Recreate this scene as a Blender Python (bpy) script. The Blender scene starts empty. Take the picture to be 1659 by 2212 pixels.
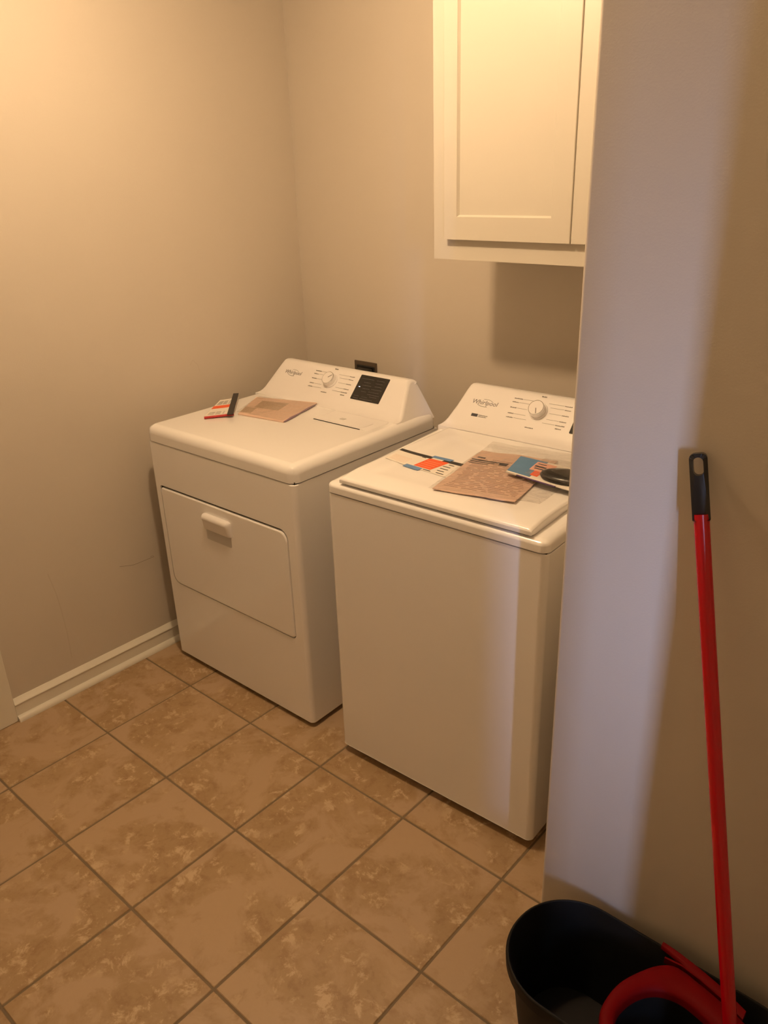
import bpy, bmesh, math, random
from mathutils import Vector, Matrix, noise

S = bpy.context.scene
COL = S.collection
random.seed(7)

# ------------------------------------------------------------------ camera
cam_data = bpy.data.cameras.new('camera')
cam = bpy.data.objects.new('camera', cam_data)
COL.objects.link(cam)
S.camera = cam
cam_data.sensor_fit = 'HORIZONTAL'
cam_data.sensor_width = 36.0
cam_data.lens = 1713.0 / 1659.0 * 36.0
cam_data.clip_start = 0.02
cam.matrix_world = (Matrix.Translation((2.5061, -2.3295, 1.7396))
                    @ Matrix.Rotation(0.7315, 4, 'Z') @ Matrix.Rotation(1.1611, 4, 'X')
                    @ Matrix.Rotation(-0.0336, 4, 'Z'))

# ------------------------------------------------------------------ world, exposure, daylight
S.view_settings.view_transform = 'Standard'
S.view_settings.look = 'None'
S.view_settings.gamma = 1.0
S.view_settings.use_curve_mapping = False
S.view_settings.exposure = 0.0
W = bpy.data.worlds.new('world'); S.world = W; W.use_nodes = True
W.node_tree.nodes['Background'].inputs[0].default_value = (0.62, 0.72, 1.0, 1)
W.node_tree.nodes['Background'].inputs[1].default_value = 0.25

def area(name, loc, target, sx, sy, power, color):
    l = bpy.data.lights.new(name, 'AREA'); l.shape = 'RECTANGLE'; l.size = sx; l.size_y = sy
    l.energy = power; l.color = color
    o = bpy.data.objects.new(name, l); COL.objects.link(o); o.location = loc
    o.rotation_euler = (Vector(target) - Vector(loc)).to_track_quat('-Z', 'Y').to_euler()
    return o
LAMP_COL = (1.0, 0.68, 0.385)
LAMP_STRENGTH = 1180.0
DAY_POWER = 7.0
area('window_daylight', (3.98, -3.06, 2.45), (3.98, -2.0, 2.45), 0.16, 1.70, DAY_POWER, (0.50, 0.62, 1.0))
low = area('added_day_beam', (3.98, -3.02, 1.45), (1.97, -1.0, 0.97), 0.14, 0.60, 5.0, (0.47, 0.61, 1.0))  # added second beam, narrowed and aimed to shape the cool patch on the partition
low.data.spread = math.radians(48)

# ------------------------------------------------------------------ helpers
def tag(o, label=None, cat=None, group=None, kind=None):
    if label: o['label'] = label
    if cat: o['category'] = cat
    if group: o['group'] = group
    if kind: o['kind'] = kind
    return o

def obj(name, bm, mat, parent=None, smooth=None, loc=None):
    me = bpy.data.meshes.new(name)
    bmesh.ops.recalc_face_normals(bm, faces=bm.faces)
    bm.to_mesh(me); bm.free()
    if mat: me.materials.append(mat)
    o = bpy.data.objects.new(name, me); COL.objects.link(o)
    if parent: o.parent = parent
    if loc: o.location = loc
    if smooth is not None:
        me.shade_smooth()
        me.set_sharp_from_angle(angle=math.radians(smooth))
        wn = o.modifiers.new('weighted_normals', 'WEIGHTED_NORMAL'); wn.keep_sharp = True; wn.weight = 100
    return o

def empty(name, loc, rz=0.0):
    o = bpy.data.objects.new(name, None); COL.objects.link(o)
    o.location = loc; o.rotation_euler = (0, 0, rz); o.empty_display_size = 0.1
    return o

def box(bm, a, b):
    vs = [bm.verts.new((x, y, z)) for z in (a[2], b[2]) for y in (a[1], b[1]) for x in (a[0], b[0])]
    f = [(0, 2, 3, 1), (4, 5, 7, 6), (0, 1, 5, 4), (2, 6, 7, 3), (0, 4, 6, 2), (1, 3, 7, 5)]
    for q in f: bm.faces.new([vs[i] for i in q])
    return vs

def bevel_edges(bm, test, w, seg=4):
    es = [e for e in bm.edges if test(e)]
    bmesh.ops.bevel(bm, geom=es, offset=w, segments=seg, profile=0.5, affect='EDGES', clamp_overlap=True)

def rbox(a, b, w=0.003, seg=3, test=None):
    bm = bmesh.new(); box(bm, a, b)
    if w: bevel_edges(bm, test or (lambda e: True), w, seg)
    return bm

def rrect(x0, y0, x1, y1, r, n=6):
    """rounded rectangle loop, r = (bottom-left, bottom-right, top-right, top-left)"""
    if not isinstance(r, (tuple, list)): r = (r,) * 4
    out = []
    cs = [(x0 + r[0], y0 + r[0], 180), (x1 - r[1], y0 + r[1], 270), (x1 - r[2], y1 - r[2], 0), (x0 + r[3], y1 - r[3], 90)]
    for (cx, cy, a0), rr in zip(cs, r):
        for k in range(n + 1):
            a = math.radians(a0 + 90 * k / n)
            out.append((cx + rr * math.cos(a), cy + rr * math.sin(a)))
    return out

def loft(bm, rings, cap0=True, cap1=True):
    R = [[bm.verts.new(p) for p in ring] for ring in rings]
    n = len(R[0])
    for a, b in zip(R, R[1:]):
        for i in range(n):
            bm.faces.new((a[i], a[(i + 1) % n], b[(i + 1) % n], b[i]))
    if cap0: bm.faces.new(R[0])
    if cap1: bm.faces.new(R[-1])
    return R

def tube(bm, pts, r, n=10, caps=True):
    rings = []
    for i, p in enumerate(pts):
        p = Vector(p)
        a = Vector(pts[max(i - 1, 0)]); b = Vector(pts[min(i + 1, len(pts) - 1)])
        d = (b - a).normalized()
        s = d.orthogonal().normalized() if i == 0 else (prev - d * prev.dot(d)).normalized()
        prev = s
        t = d.cross(s)
        rr = r[i] if isinstance(r, (list, tuple)) else r
        rings.append([p + (s * math.cos(2 * math.pi * k / n) + t * math.sin(2 * math.pi * k / n)) * rr for k in range(n)])
    loft(bm, rings, caps, caps)

def lathe(bm, prof, n=32):
    loft(bm, [[(r * math.cos(2 * math.pi * k / n), r * math.sin(2 * math.pi * k / n), z) for k in range(n)] for r, z in prof])

# ------------------------------------------------------------------ materials
def new_mat(name):
    m = bpy.data.materials.new(name); m.use_nodes = True
    nt = m.node_tree; b = nt.nodes['Principled BSDF']
    return m, nt, b

def mat(name, col, rough=0.5, metal=0.0, coat=0.0, bump=0.0, bscale=200.0, var=0.0, vscale=3.0, spec=0.5):
    m, nt, b = new_mat(name)
    b.inputs['Base Color'].default_value = (*col, 1)
    b.inputs['Roughness'].default_value = rough
    b.inputs['Metallic'].default_value = metal
    b.inputs['Coat Weight'].default_value = coat
    b.inputs['Specular IOR Level'].default_value = spec
    tc = nt.nodes.new('ShaderNodeTexCoord')
    if var:
        n = nt.nodes.new('ShaderNodeTexNoise'); n.inputs['Scale'].default_value = vscale; n.inputs['Detail'].default_value = 5
        nt.links.new(tc.outputs['Object'], n.inputs['Vector'])
        mx = nt.nodes.new('ShaderNodeMix'); mx.data_type = 'RGBA'
        mx.inputs[6].default_value = (*[c * (1 - var) for c in col], 1)
        mx.inputs[7].default_value = (*[min(1, c * (1 + var)) for c in col], 1)
        nt.links.new(n.outputs['Fac'], mx.inputs[0]); nt.links.new(mx.outputs[2], b.inputs['Base Color'])
    if bump:
        n = nt.nodes.new('ShaderNodeTexNoise'); n.inputs['Scale'].default_value = bscale; n.inputs['Detail'].default_value = 3
        nt.links.new(tc.outputs['Object'], n.inputs['Vector'])
        bp = nt.nodes.new('ShaderNodeBump'); bp.inputs['Strength'].default_value = bump; bp.inputs['Distance'].default_value = 0.002
        nt.links.new(n.outputs['Fac'], bp.inputs['Height']); nt.links.new(bp.outputs[0], b.inputs['Normal'])
    return m

M_wall = mat('wall_paint', (0.60, 0.545, 0.47), 0.55, bump=0.12, bscale=260, var=0.03, vscale=2.2)
M_ceil = mat('ceiling_paint', (0.80, 0.78, 0.74), 0.8)
M_trim = mat('trim_paint', (0.76, 0.73, 0.64), 0.3)
M_cab = mat('cabinet_paint', (0.62, 0.585, 0.515), 0.38, bump=0.05, bscale=90)
M_enamel = mat('white_enamel', (0.91, 0.90, 0.90), 0.18, coat=0.5)
M_plastic = mat('white_plastic', (0.86, 0.84, 0.84), 0.28)
M_dark = mat('dark_gap', (0.02, 0.018, 0.016), 0.7)  # near-black that stands in for shade in seams and gaps
M_black = mat('black_plastic', (0.012, 0.012, 0.012), 0.3)
M_tub = mat('bucket_plastic', (0.008, 0.0075, 0.007), 0.6, spec=0.25)
M_blackrub = mat('black_rubber', (0.018, 0.018, 0.018), 0.45)
M_panel = mat('display_glass', (0.012, 0.011, 0.010), 0.12)
M_print = mat('grey_print', (0.20, 0.19, 0.19), 0.5)
M_printd = mat('dark_print', (0.04, 0.04, 0.05), 0.5)
M_logo = mat('logo_print', (0.20, 0.19, 0.20), 0.35, metal=0.4)
M_chrome = mat('chrome', (0.75, 0.75, 0.75), 0.12, metal=1.0)
M_red = mat('red_plastic', (0.14, 0.0002, 0.0008), 0.6, spec=0.1)
M_redpole = mat('red_painted_steel', (0.50, 0.0008, 0.008), 0.22)
M_paper = mat('white_paper', (0.80, 0.76, 0.70), 0.6)
M_tan = mat('tan_paper', (0.76, 0.56, 0.45), 0.6, var=0.05, vscale=14)
M_tanprint = mat('tan_print', (0.50, 0.37, 0.26), 0.6)
M_tan2 = mat('tan_printed_paper', (0.68, 0.49, 0.40), 0.6, var=0.10, vscale=20)
M_orange = mat('orange_print', (0.85, 0.12, 0.03), 0.5)
M_orangelt = mat('pale_orange_print', (0.95, 0.45, 0.3), 0.5)
M_redpr = mat('red_print', (0.45, 0.02, 0.02), 0.5)
M_blue = mat('blue_tape', (0.13, 0.26, 0.50), 0.5)
M_blue2 = mat('blue_card', (0.10, 0.23, 0.42), 0.35, var=0.15, vscale=30)
M_purple = mat('purple_print', (0.08, 0.04, 0.13), 0.4)
M_pink = mat('pink_print', (0.80, 0.40, 0.30), 0.5)
M_grout = mat('grout', (0.20, 0.15, 0.095), 0.9, bump=0.3, bscale=400)
M_bronze = mat('bronze_plate', (0.10, 0.075, 0.055), 0.4)
M_galv = mat('grey_steel', (0.35, 0.34, 0.33), 0.4, metal=0.6)

def clear_film():
    m, nt, b = new_mat('clear_film')
    out = nt.nodes['Material Output']
    tr = nt.nodes.new('ShaderNodeBsdfTransparent'); tr.inputs[0].default_value = (0.975, 0.97, 0.965, 1)
    gl = nt.nodes.new('ShaderNodeBsdfGlossy'); gl.inputs['Roughness'].default_value = 0.12
    mx = nt.nodes.new('ShaderNodeMixShader')
    lw = nt.nodes.new('ShaderNodeMath'); lw.operation = 'MULTIPLY'; lw.inputs[1].default_value = 0.22; lf_ = nt.nodes.new('ShaderNodeLayerWeight'); lf_.inputs['Blend'].default_value = 0.3
    tc = nt.nodes.new('ShaderNodeTexCoord')
    n = nt.nodes.new('ShaderNodeTexNoise'); n.inputs['Scale'].default_value = 22; n.inputs['Detail'].default_value = 3; n.inputs['Distortion'].default_value = 1.0
    bp = nt.nodes.new('ShaderNodeBump'); bp.inputs['Strength'].default_value = 0.9; bp.inputs['Distance'].default_value = 0.02
    nt.links.new(tc.outputs['Object'], n.inputs['Vector']); nt.links.new(n.outputs['Fac'], bp.inputs['Height'])
    nt.links.new(bp.outputs[0], gl.inputs['Normal']); nt.links.new(bp.outputs[0], lf_.inputs['Normal']); nt.links.new(lf_.outputs['Facing'], lw.inputs[0])
    nt.links.new(lw.outputs[0], mx.inputs[0]); nt.links.new(tr.outputs[0], mx.inputs[1]); nt.links.new(gl.outputs[0], mx.inputs[2])
    nt.links.new(mx.outputs[0], out.inputs['Surface'])
    return m
M_film = clear_film()

def tile_mat():
    m, nt, b = new_mat('glazed_tile')
    L = nt.links.new; N = nt.nodes.new
    tc = N('ShaderNodeTexCoord'); oi = N('ShaderNodeObjectInfo')
    # every tile samples its own patch of the pattern
    off = N('ShaderNodeVectorMath'); off.operation = 'SCALE'; off.inputs[3].default_value = 37.0
    cmb = N('ShaderNodeCombineXYZ')
    mul = N('ShaderNodeMath'); mul.operation = 'MULTIPLY'; mul.inputs[1].default_value = 7.3
    L(oi.outputs['Random'], cmb.inputs[0]); L(oi.outputs['Random'], mul.inputs[0]); L(mul.outputs[0], cmb.inputs[1])
    L(cmb.outputs[0], off.inputs[0])
    add = N('ShaderNodeVectorMath'); add.operation = 'ADD'
    L(tc.outputs['Object'], add.inputs[0]); L(off.outputs[0], add.inputs[1])
    def noi(scale, det, dist, rough=0.6):
        n = N('ShaderNodeTexNoise'); n.inputs['Scale'].default_value = scale; n.inputs['Detail'].default_value = det
        n.inputs['Distortion'].default_value = dist; n.inputs['Roughness'].default_value = rough
        L(add.outputs[0], n.inputs['Vector']); return n
    def ramp(src, p0, p1, c0=(0, 0, 0, 1), c1=(1, 1, 1, 1)):
        r = N('ShaderNodeValToRGB'); r.color_ramp.elements[0].position = p0; r.color_ramp.elements[1].position = p1
        r.color_ramp.elements[0].color = c0; r.color_ramp.elements[1].color = c1
        L(src, r.inputs[0]); return r
    def mix(fac, a, bcol):
        x = N('ShaderNodeMix'); x.data_type = 'RGBA'
        L(fac, x.inputs[0])
        if isinstance(a, tuple): x.inputs[6].default_value = a
        else: L(a, x.inputs[6])
        x.inputs[7].default_value = bcol
        return x
    n1 = noi(5.5, 5, 0.5, 0.62); r1 = ramp(n1.outputs['Fac'], 0.45, 0.56)
    n2 = noi(24, 5, 0.3, 0.7); r2 = ramp(n2.outputs['Fac'], 0.50, 0.62)
    n3 = noi(17, 7, 0.35, 0.75); r3 = ramp(n3.outputs['Fac'], 0.53, 0.61)
    n4 = noi(60, 4, 0.5, 0.7); r4 = ramp(n4.outputs['Fac'], 0.35, 0.65)
    inv = N('ShaderNodeMath'); inv.operation = 'SUBTRACT'; inv.inputs[0].default_value = 1.0; L(r1.outputs[0], inv.inputs[1])
    def scaled(src, k, gate=None):
        g = N('ShaderNodeMath'); g.operation = 'MULTIPLY'; g.inputs[1].default_value = k; L(src, g.inputs[0])
        if gate is None: return g.outputs[0]
        q = N('ShaderNodeMath'); q.operation = 'MULTIPLY'; L(g.outputs[0], q.inputs[0]); L(gate, q.inputs[1]); return q.outputs[0]
    a = mix(r1.outputs[0], (0.355, 0.235, 0.120, 1), (0.445, 0.315, 0.200, 1))
    n5 = noi(2.2, 2, 0.2, 0.5); r5 = ramp(n5.outputs['Fac'], 0.40, 0.60)
    a = mix(scaled(r5.outputs[0], 0.30), a.outputs[2], (0.45, 0.31, 0.17, 1))
    c = mix(scaled(r2.outputs[0], 0.65, inv.outputs[0]), a.outputs[2], (0.27, 0.155, 0.07, 1))
    e = mix(scaled(r3.outputs[0], 0.85, inv.outputs[0]), c.outputs[2], (0.60, 0.45, 0.29, 1))
    h = mix(scaled(r4.outputs[0], 0.16), e.outputs[2], (0.50, 0.36, 0.22, 1))
    L(h.outputs[2], b.inputs['Base Color'])
    b.inputs['Roughness'].default_value = 0.42
    bp = N('ShaderNodeBump'); bp.inputs['Strength'].default_value = 0.25; bp.inputs['Distance'].default_value = 0.003
    L(n3.outputs['Fac'], bp.inputs['Height']); L(bp.outputs[0], b.inputs['Normal'])
    return m
M_tile = tile_mat()

# ------------------------------------------------------------------ room shell
CH = 2.51           # ceiling height
XR = 2.50           # right wall with the doorway the photograph is taken from
YF = -2.95          # front wall behind the camera
XP, YP = 1.841, -1.07   # corner of the boxed-in wall at the right
DY0, DY1, DZ = -2.72, -1.50, 2.05   # doorway in the right wall
HX, HY, HZ = 5.6, -3.0, 3.6          # hall beyond

def structure(name, bm, m, smooth=None):
    o = obj(name, bm, m, smooth=smooth); o['kind'] = 'structure'; return o

bm = bmesh.new(); box(bm, (-0.1, 0.0, -0.05), (XP + 0.05, 0.1, CH)); structure('wall_back', bm, M_wall)
bm = bmesh.new()
# left wall with a door opening
LD0, LD1, LDZ = -2.42, -1.585, 2.03
box(bm, (-0.1, LD1, -0.05), (0, 0.0, CH)); box(bm, (-0.1, YF, -0.05), (0, LD0, CH)); box(bm, (-0.1, LD0, LDZ), (0, LD1, CH))
structure('wall_left', bm, M_wall)
bm = bmesh.new(); box(bm, (XP, YP, -0.05), (XR + 0.12, 0.1, CH))
bevel_edges(bm, lambda e: all(abs(v.co.x - XP) < 1e-4 and abs(v.co.y - YP) < 1e-4 for v in e.verts), 0.008, 4)
structure('wall_partition', bm, M_wall, 40)
bm = bmesh.new()
box(bm, (XR, DY1, -0.05), (XR + 0.12, YP, CH)); box(bm, (XR, YF, -0.05), (XR + 0.12, DY0, CH)); box(bm, (XR, DY0, DZ), (XR + 0.12, DY1, CH))
structure('wall_right', bm, M_wall)
bm = bmesh.new(); box(bm, (-0.1, YF - 0.1, -0.05), (XR + 0.12, YF, CH)); structure('wall_front', bm, M_wall)
bm = bmesh.new(); box(bm, (-0.1, YF - 0.1, CH), (XR + 0.12, 0.1, CH + 0.08)); structure('ceiling', bm, M_ceil)

# hall outside the doorway: where the daylight comes from
bm = bmesh.new()
box(bm, (XR + 0.12, HY - 0.1, -0.05), (3.90, HY, HZ)); box(bm, (4.06, HY - 0.1, -0.05), (HX, HY, HZ))
box(bm, (3.90, HY - 0.1, -0.05), (4.06, HY, 1.1)); box(bm, (3.90, HY - 0.1, 3.3), (4.06, HY, HZ))
structure('wall_hall_window', bm, M_wall)
bm = bmesh.new(); box(bm, (HX, HY, -0.05), (HX + 0.1, 0.1, HZ)); structure('wall_hall_right', bm, M_wall)
bm = bmesh.new(); box(bm, (XR + 0.12, 0.0, -0.05), (HX, 0.1, HZ)); structure('wall_hall_back', bm, M_wall)
bm = bmesh.new(); box(bm, (XR + 0.02, HY, CH + 0.08), (XR + 0.12, 0.1, HZ)); box(bm, (XR + 0.02, HY - 0.1, -0.05), (XR + 0.12, YF - 0.1, CH + 0.08))
structure('wall_hall_left', bm, M_wall)
bm = bmesh.new(); box(bm, (XR + 0.02, HY - 0.1, HZ), (HX + 0.1, 0.1, HZ + 0.08)); structure('ceiling_hall', bm, M_ceil)
fr = bmesh.new()
for a, b in (((3.87, 1.07), (3.90, 3.33)), ((4.06, 1.07), (4.09, 3.33)), ((3.90, 1.07), (4.06, 1.1)), ((3.90, 3.3), (4.06, 3.33))):
    box(fr, (a[0], HY - 0.03, a[1]), (b[0], HY + 0.015, b[1]))
structure('window_1', fr, M_trim)

# ------------------------------------------------------------------ floor: every tile a piece
GX, GY, T, G = 0.3177, -0.9992, 0.3426, 0.0062
bm = bmesh.new(); box(bm, (-0.1, HY, -0.06), (HX, 0.1, -0.0022)); floor = structure('floor', bm, M_grout)
def tile_mesh(x0, y0, x1, y1):
    bm = bmesh.new(); cx, cy = (x0 + x1) / 2, (y0 + y1) / 2; w, h = (x1 - x0) / 2, (y1 - y0) / 2
    e = 0.0016
    lo = [bm.verts.new(p) for p in ((-w, -h, -0.008), (w, -h, -0.008), (w, h, -0.008), (-w, h, -0.008))]
    mi = [bm.verts.new(p) for p in ((-w, -h, -e), (w, -h, -e), (w, h, -e), (-w, h, -e))]
    to = [bm.verts.new(p) for p in ((-w + e, -h + e, 0), (w - e, -h + e, 0), (w - e, h - e, 0), (-w + e, h - e, 0))]
    for a, b in ((lo, mi), (mi, to)):
        for i in range(4): bm.faces.new((a[i], a[(i + 1) % 4], b[(i + 1) % 4], b[i]))
    bm.faces.new(to)
    return bm, (cx, cy, 0)
full = None
for i in range(-1, 8):
    for j in range(-3, 7):
        x0, x1 = GX + i * T + G / 2, GX + (i + 1) * T - G / 2
        y0, y1 = GY - (j + 1) * T + G / 2, GY - j * T - G / 2
        x0c, x1c, y0c, y1c = max(x0, 0.004), min(x1, XR + 0.1), max(y0, YF + 0.004), min(y1, -0.004)
        if x1c - x0c < 0.02 or y1c - y0c < 0.02: continue
        if x0c > XP - 0.01 and y0c > YP: continue
        if x0c < XP < x1c and y0c > YP: x1c = XP - 0.003
        whole = (x0c, x1c, y0c, y1c) == (x0, x1, y0, y1)
        if whole and full:
            o = bpy.data.objects.new('tile', full); COL.objects.link(o); o.parent = floor
            o.location = ((x0 + x1) / 2, (y0 + y1) / 2, 0)
        else:
            b_, c_ = tile_mesh(x0c, y0c, x1c, y1c)
            o = obj('tile', b_, M_tile, floor, loc=c_)
            if whole: full = o.data
        if whole: o.rotation_euler = (0, 0, random.choice((0, 1, 2, 3)) * math.pi / 2)
        o.location.z = random.uniform(-0.0003, 0.0003)

# ------------------------------------------------------------------ baseboards, shoe moulding, casings, doors
def prism(prof, a, b, axis, flip=1):
    """profile (out, z) swept along axis from a to b"""
    bm = bmesh.new(); rings = []
    for t in (a, b):
        rings.append([((flip[0] + p * flip[1], t, z) if axis == 'y' else (t, flip[0] + p * flip[1], z)) for p, z in prof])
    loft(bm, rings); return bm
BB = [(0, 0), (0.014, 0), (0.014, 0.060), (0.0165, 0.062), (0.0175, 0.0655), (0.016, 0.069), (0.010, 0.0735), (0.005, 0.080), (0.002, 0.0835), (0, 0.084)]
SH = [(0.013, 0), (0.031, 0), (0.0308, 0.004), (0.0295, 0.009), (0.026, 0.014), (0.021, 0.0185), (0.013, 0.0205)]
structure('baseboard_left', prism(BB, -1.507, 0, 'y', (0, 1)), M_trim, 30)
structure('trim_1', prism(SH, -1.507, -0.013, 'y', (0, 1)), M_trim, 30)
structure('baseboard_back', prism(BB, 0.013, XP, 'x', (0, -1)), M_trim, 30)
structure('baseboard_partition', prism([(p * 0.8, z * 0.9) for p, z in BB], XP, XR, 'x', (YP, -1)), M_trim, 30)
bm = bmesh.new()
for a, b in (((LD1, 0), (-1.507, LDZ + 0.07)), ((LD0 - 0.078, 0), (LD0, LDZ + 0.07)), ((LD0, LDZ), (LD1, LDZ + 0.07))):
    box(bm, (0, a[0], a[1]), (0.018, b[0], b[1]))
bevel_edges(bm, lambda e: all(v.co.x > 0.017 for v in e.verts), 0.005, 3)
structure('trim_2', bm, M_trim, 40)
bm = bmesh.new()
for y0, y1 in ((LD0, LD0 + 0.02), (LD1 - 0.02, LD1)): box(bm, (-0.1, y0, 0), (0, y1, LDZ))
box(bm, (-0.1, LD0, LDZ - 0.02), (0, LD1, LDZ)); structure('trim_3', bm, M_trim)
bm = bmesh.new(); box(bm, (-0.075, LD0 + 0.022, 0.008), (-0.04, LD1 - 0.022, LDZ - 0.022))
for (y0, y1) in ((LD0 + 0.12, -2.06), (-1.95, LD1 - 0.12)):
    for z0, z1 in ((0.2, 0.9), (1.05, 1.85)): box(bm, (-0.042, y0, z0), (-0.034, y1, z1))
door = structure('door_1', bm, M_trim)
k = bmesh.new(); lathe(k, [(0.0, 0), (0.028, 0), (0.028, 0.006), (0.010, 0.010), (0.010, 0.035), (0.026, 0.045), (0.028, 0.058), (0.018, 0.068), (0.0, 0.07)][1:-1], 20)
ko = obj('door_knob', k, M_galv, door, 40, (-0.04, LD1 - 0.08, 0.95)); ko.rotation_euler = (0, math.pi / 2, 0)
bm = bmesh.new()
for y0, y1 in ((DY0 - 0.06, DY0), (DY1, DY1 + 0.06)): box(bm, (XR - 0.016, y0, 0), (XR, y1, DZ + 0.06))
box(bm, (XR - 0.016, DY0, DZ), (XR, DY1, DZ + 0.06)); structure('trim_4', bm, M_trim)

# unseen door leaf, added in the hall to block daylight from the machines
bm = bmesh.new(); box(bm, (0.0, -0.036, 0.01), (0.70, 0.0, DZ - 0.02))
for z0, z1 in ((0.2, 0.9), (1.05, 1.85)):
    for x0, x1 in ((0.10, 0.31), (0.39, 0.60)): box(bm, (x0, -0.040, z0), (x1, 0.004, z1))
bmesh.ops.transform(bm, verts=bm.verts, matrix=Matrix.Translation((XR + 0.15, DY0 + 0.01, 0)) @ Matrix.Rotation(math.radians(66), 4, 'Z'))
structure('daylight_blocker', bm, M_trim)

# faint wall scuffs (thin pencil-like marks lying on the paint)
M_scuff = mat('scuff', (0.27, 0.235, 0.18), 0.8)
M_scuff2 = mat('faint_scuff', (0.555, 0.50, 0.425), 0.8)
def scuff(bm, pts, w, ax, off):
    for a, b in zip(pts, pts[1:]):
        for q in (a, b): pass
        d = Vector((b[0] - a[0], b[1] - a[1])); n = Vector((-d.y, d.x)).normalized() * w / 2
        P = [(a[0] + n.x, a[1] + n.y), (b[0] + n.x, b[1] + n.y), (b[0] - n.x, b[1] - n.y), (a[0] - n.x, a[1] - n.y)]
        vs = []
        for h in (0.0, off):
            vs.append([bm.verts.new(((h, p[0], p[1]) if ax == 'x' else (p[0], -h, p[1]))) for p in P])
        bm.faces.new(vs[1])
        for i in range(4): bm.faces.new((vs[0][i], vs[0][(i + 1) % 4], vs[1][(i + 1) % 4], vs[1][i]))
wl = bpy.data.objects['wall_left']
bm = bmesh.new(); scuff(bm, [(-1.024, .405), (-.985, .393), (-.9647, .3885), (-.92, .388), (-.8764, .388)], 0.0014, 'x', 0.0003)
scuff(bm, [(-.8917, .394), (-.878, .393)], 0.0012, 'x', 0.0003)
obj('scuff', bm, M_scuff, wl)
bm = bmesh.new(); scuff(bm, [(-1.2899, .4855), (-1.276, .40), (-1.272, .348), (-1.268, .24), (-1.2712, .134)], 0.0035, 'x', 0.0002)
scuff(bm, [(-.60, 1.08), (-.585, 1.098), (-.565, 1.075), (-.56, 1.05)], 0.002, 'x', 0.0002)
obj('scuff', bm, M_scuff2, wl)
# ------------------------------------------------------------------ ceiling light
cl = empty('ceiling_light', (1.01, -1.19, CH))
tag(cl, 'small twin-bulb ceiling light fitting above the washer and dryer', 'light')
bm = bmesh.new(); lathe(bm, [(0.001, 0), (0.11, 0), (0.11, -0.012), (0.09, -0.022), (0.001, -0.022)], 32); obj('base', bm, M_plastic, cl, 40)
mb, nt, b = new_mat('lit_bulb')
b.inputs['Base Color'].default_value = (1, 1, 1, 1)
b.inputs['Emission Color'].default_value = (*LAMP_COL, 1); b.inputs['Emission Strength'].default_value = LAMP_STRENGTH
for sx in (-1, 1):
    bm = bmesh.new(); lathe(bm, [(0.001, 0), (0.016, 0), (0.018, -0.03), (0.001, -0.03)], 20)
    obj('socket', bm, M_plastic, cl, 40, (sx * 0.026, -sx * 0.026, -0.022))
    bm = bmesh.new(); bmesh.ops.create_uvsphere(bm, u_segments=24, v_segments=14, radius=0.024)
    obj('bulb', bm, mb, cl, 60, (sx * 0.026, -sx * 0.026, -0.074))

# ------------------------------------------------------------------ wall cabinet
cx0, cx1, cyf, cz0, cz1 = 0.964, XP - 0.001, -0.345, 1.4825, 2.30
cab = empty('wall_cabinet', ((cx0 + cx1) / 2, 0, cz0)); tag(cab, 'cream painted wall cabinet with shaker doors above the washer', 'cabinet')
def cobj(name, bm, m, parent=None, sm=None):
    bmesh.ops.translate(bm, verts=bm.verts, vec=-Vector(cab.location)); return obj(name, bm, m, parent or cab, sm)
bm = bmesh.new()
box(bm, (cx0 + 0.002, cyf + 0.018, cz0 + 0.02), (cx1, -0.0, cz1))
cobj('carcass', bm, M_cab)
bm = bmesh.new()
box(bm, (cx0, cyf, cz0), (cx0 + 0.06, cyf + 0.018, cz1)); box(bm, (cx1 - 0.05, cyf, cz0), (cx1, cyf + 0.018, cz1))
box(bm, (cx0 + 0.06, cyf, cz0), (cx1 - 0.05, cyf + 0.018, cz0 + 0.07)); box(bm, (cx0 + 0.06, cyf, cz1 - 0.05), (cx1 - 0.05, cyf + 0.018, cz1))
box(bm, (1.395, cyf, cz0 + 0.07), (1.455, cyf + 0.018, cz1 - 0.05))
box(bm, (1.410, cyf - 0.0125, cz0 + 0.07), (1.4515, cyf, cz1 - 0.05))
cobj('face_frame', bm, M_cab)
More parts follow.
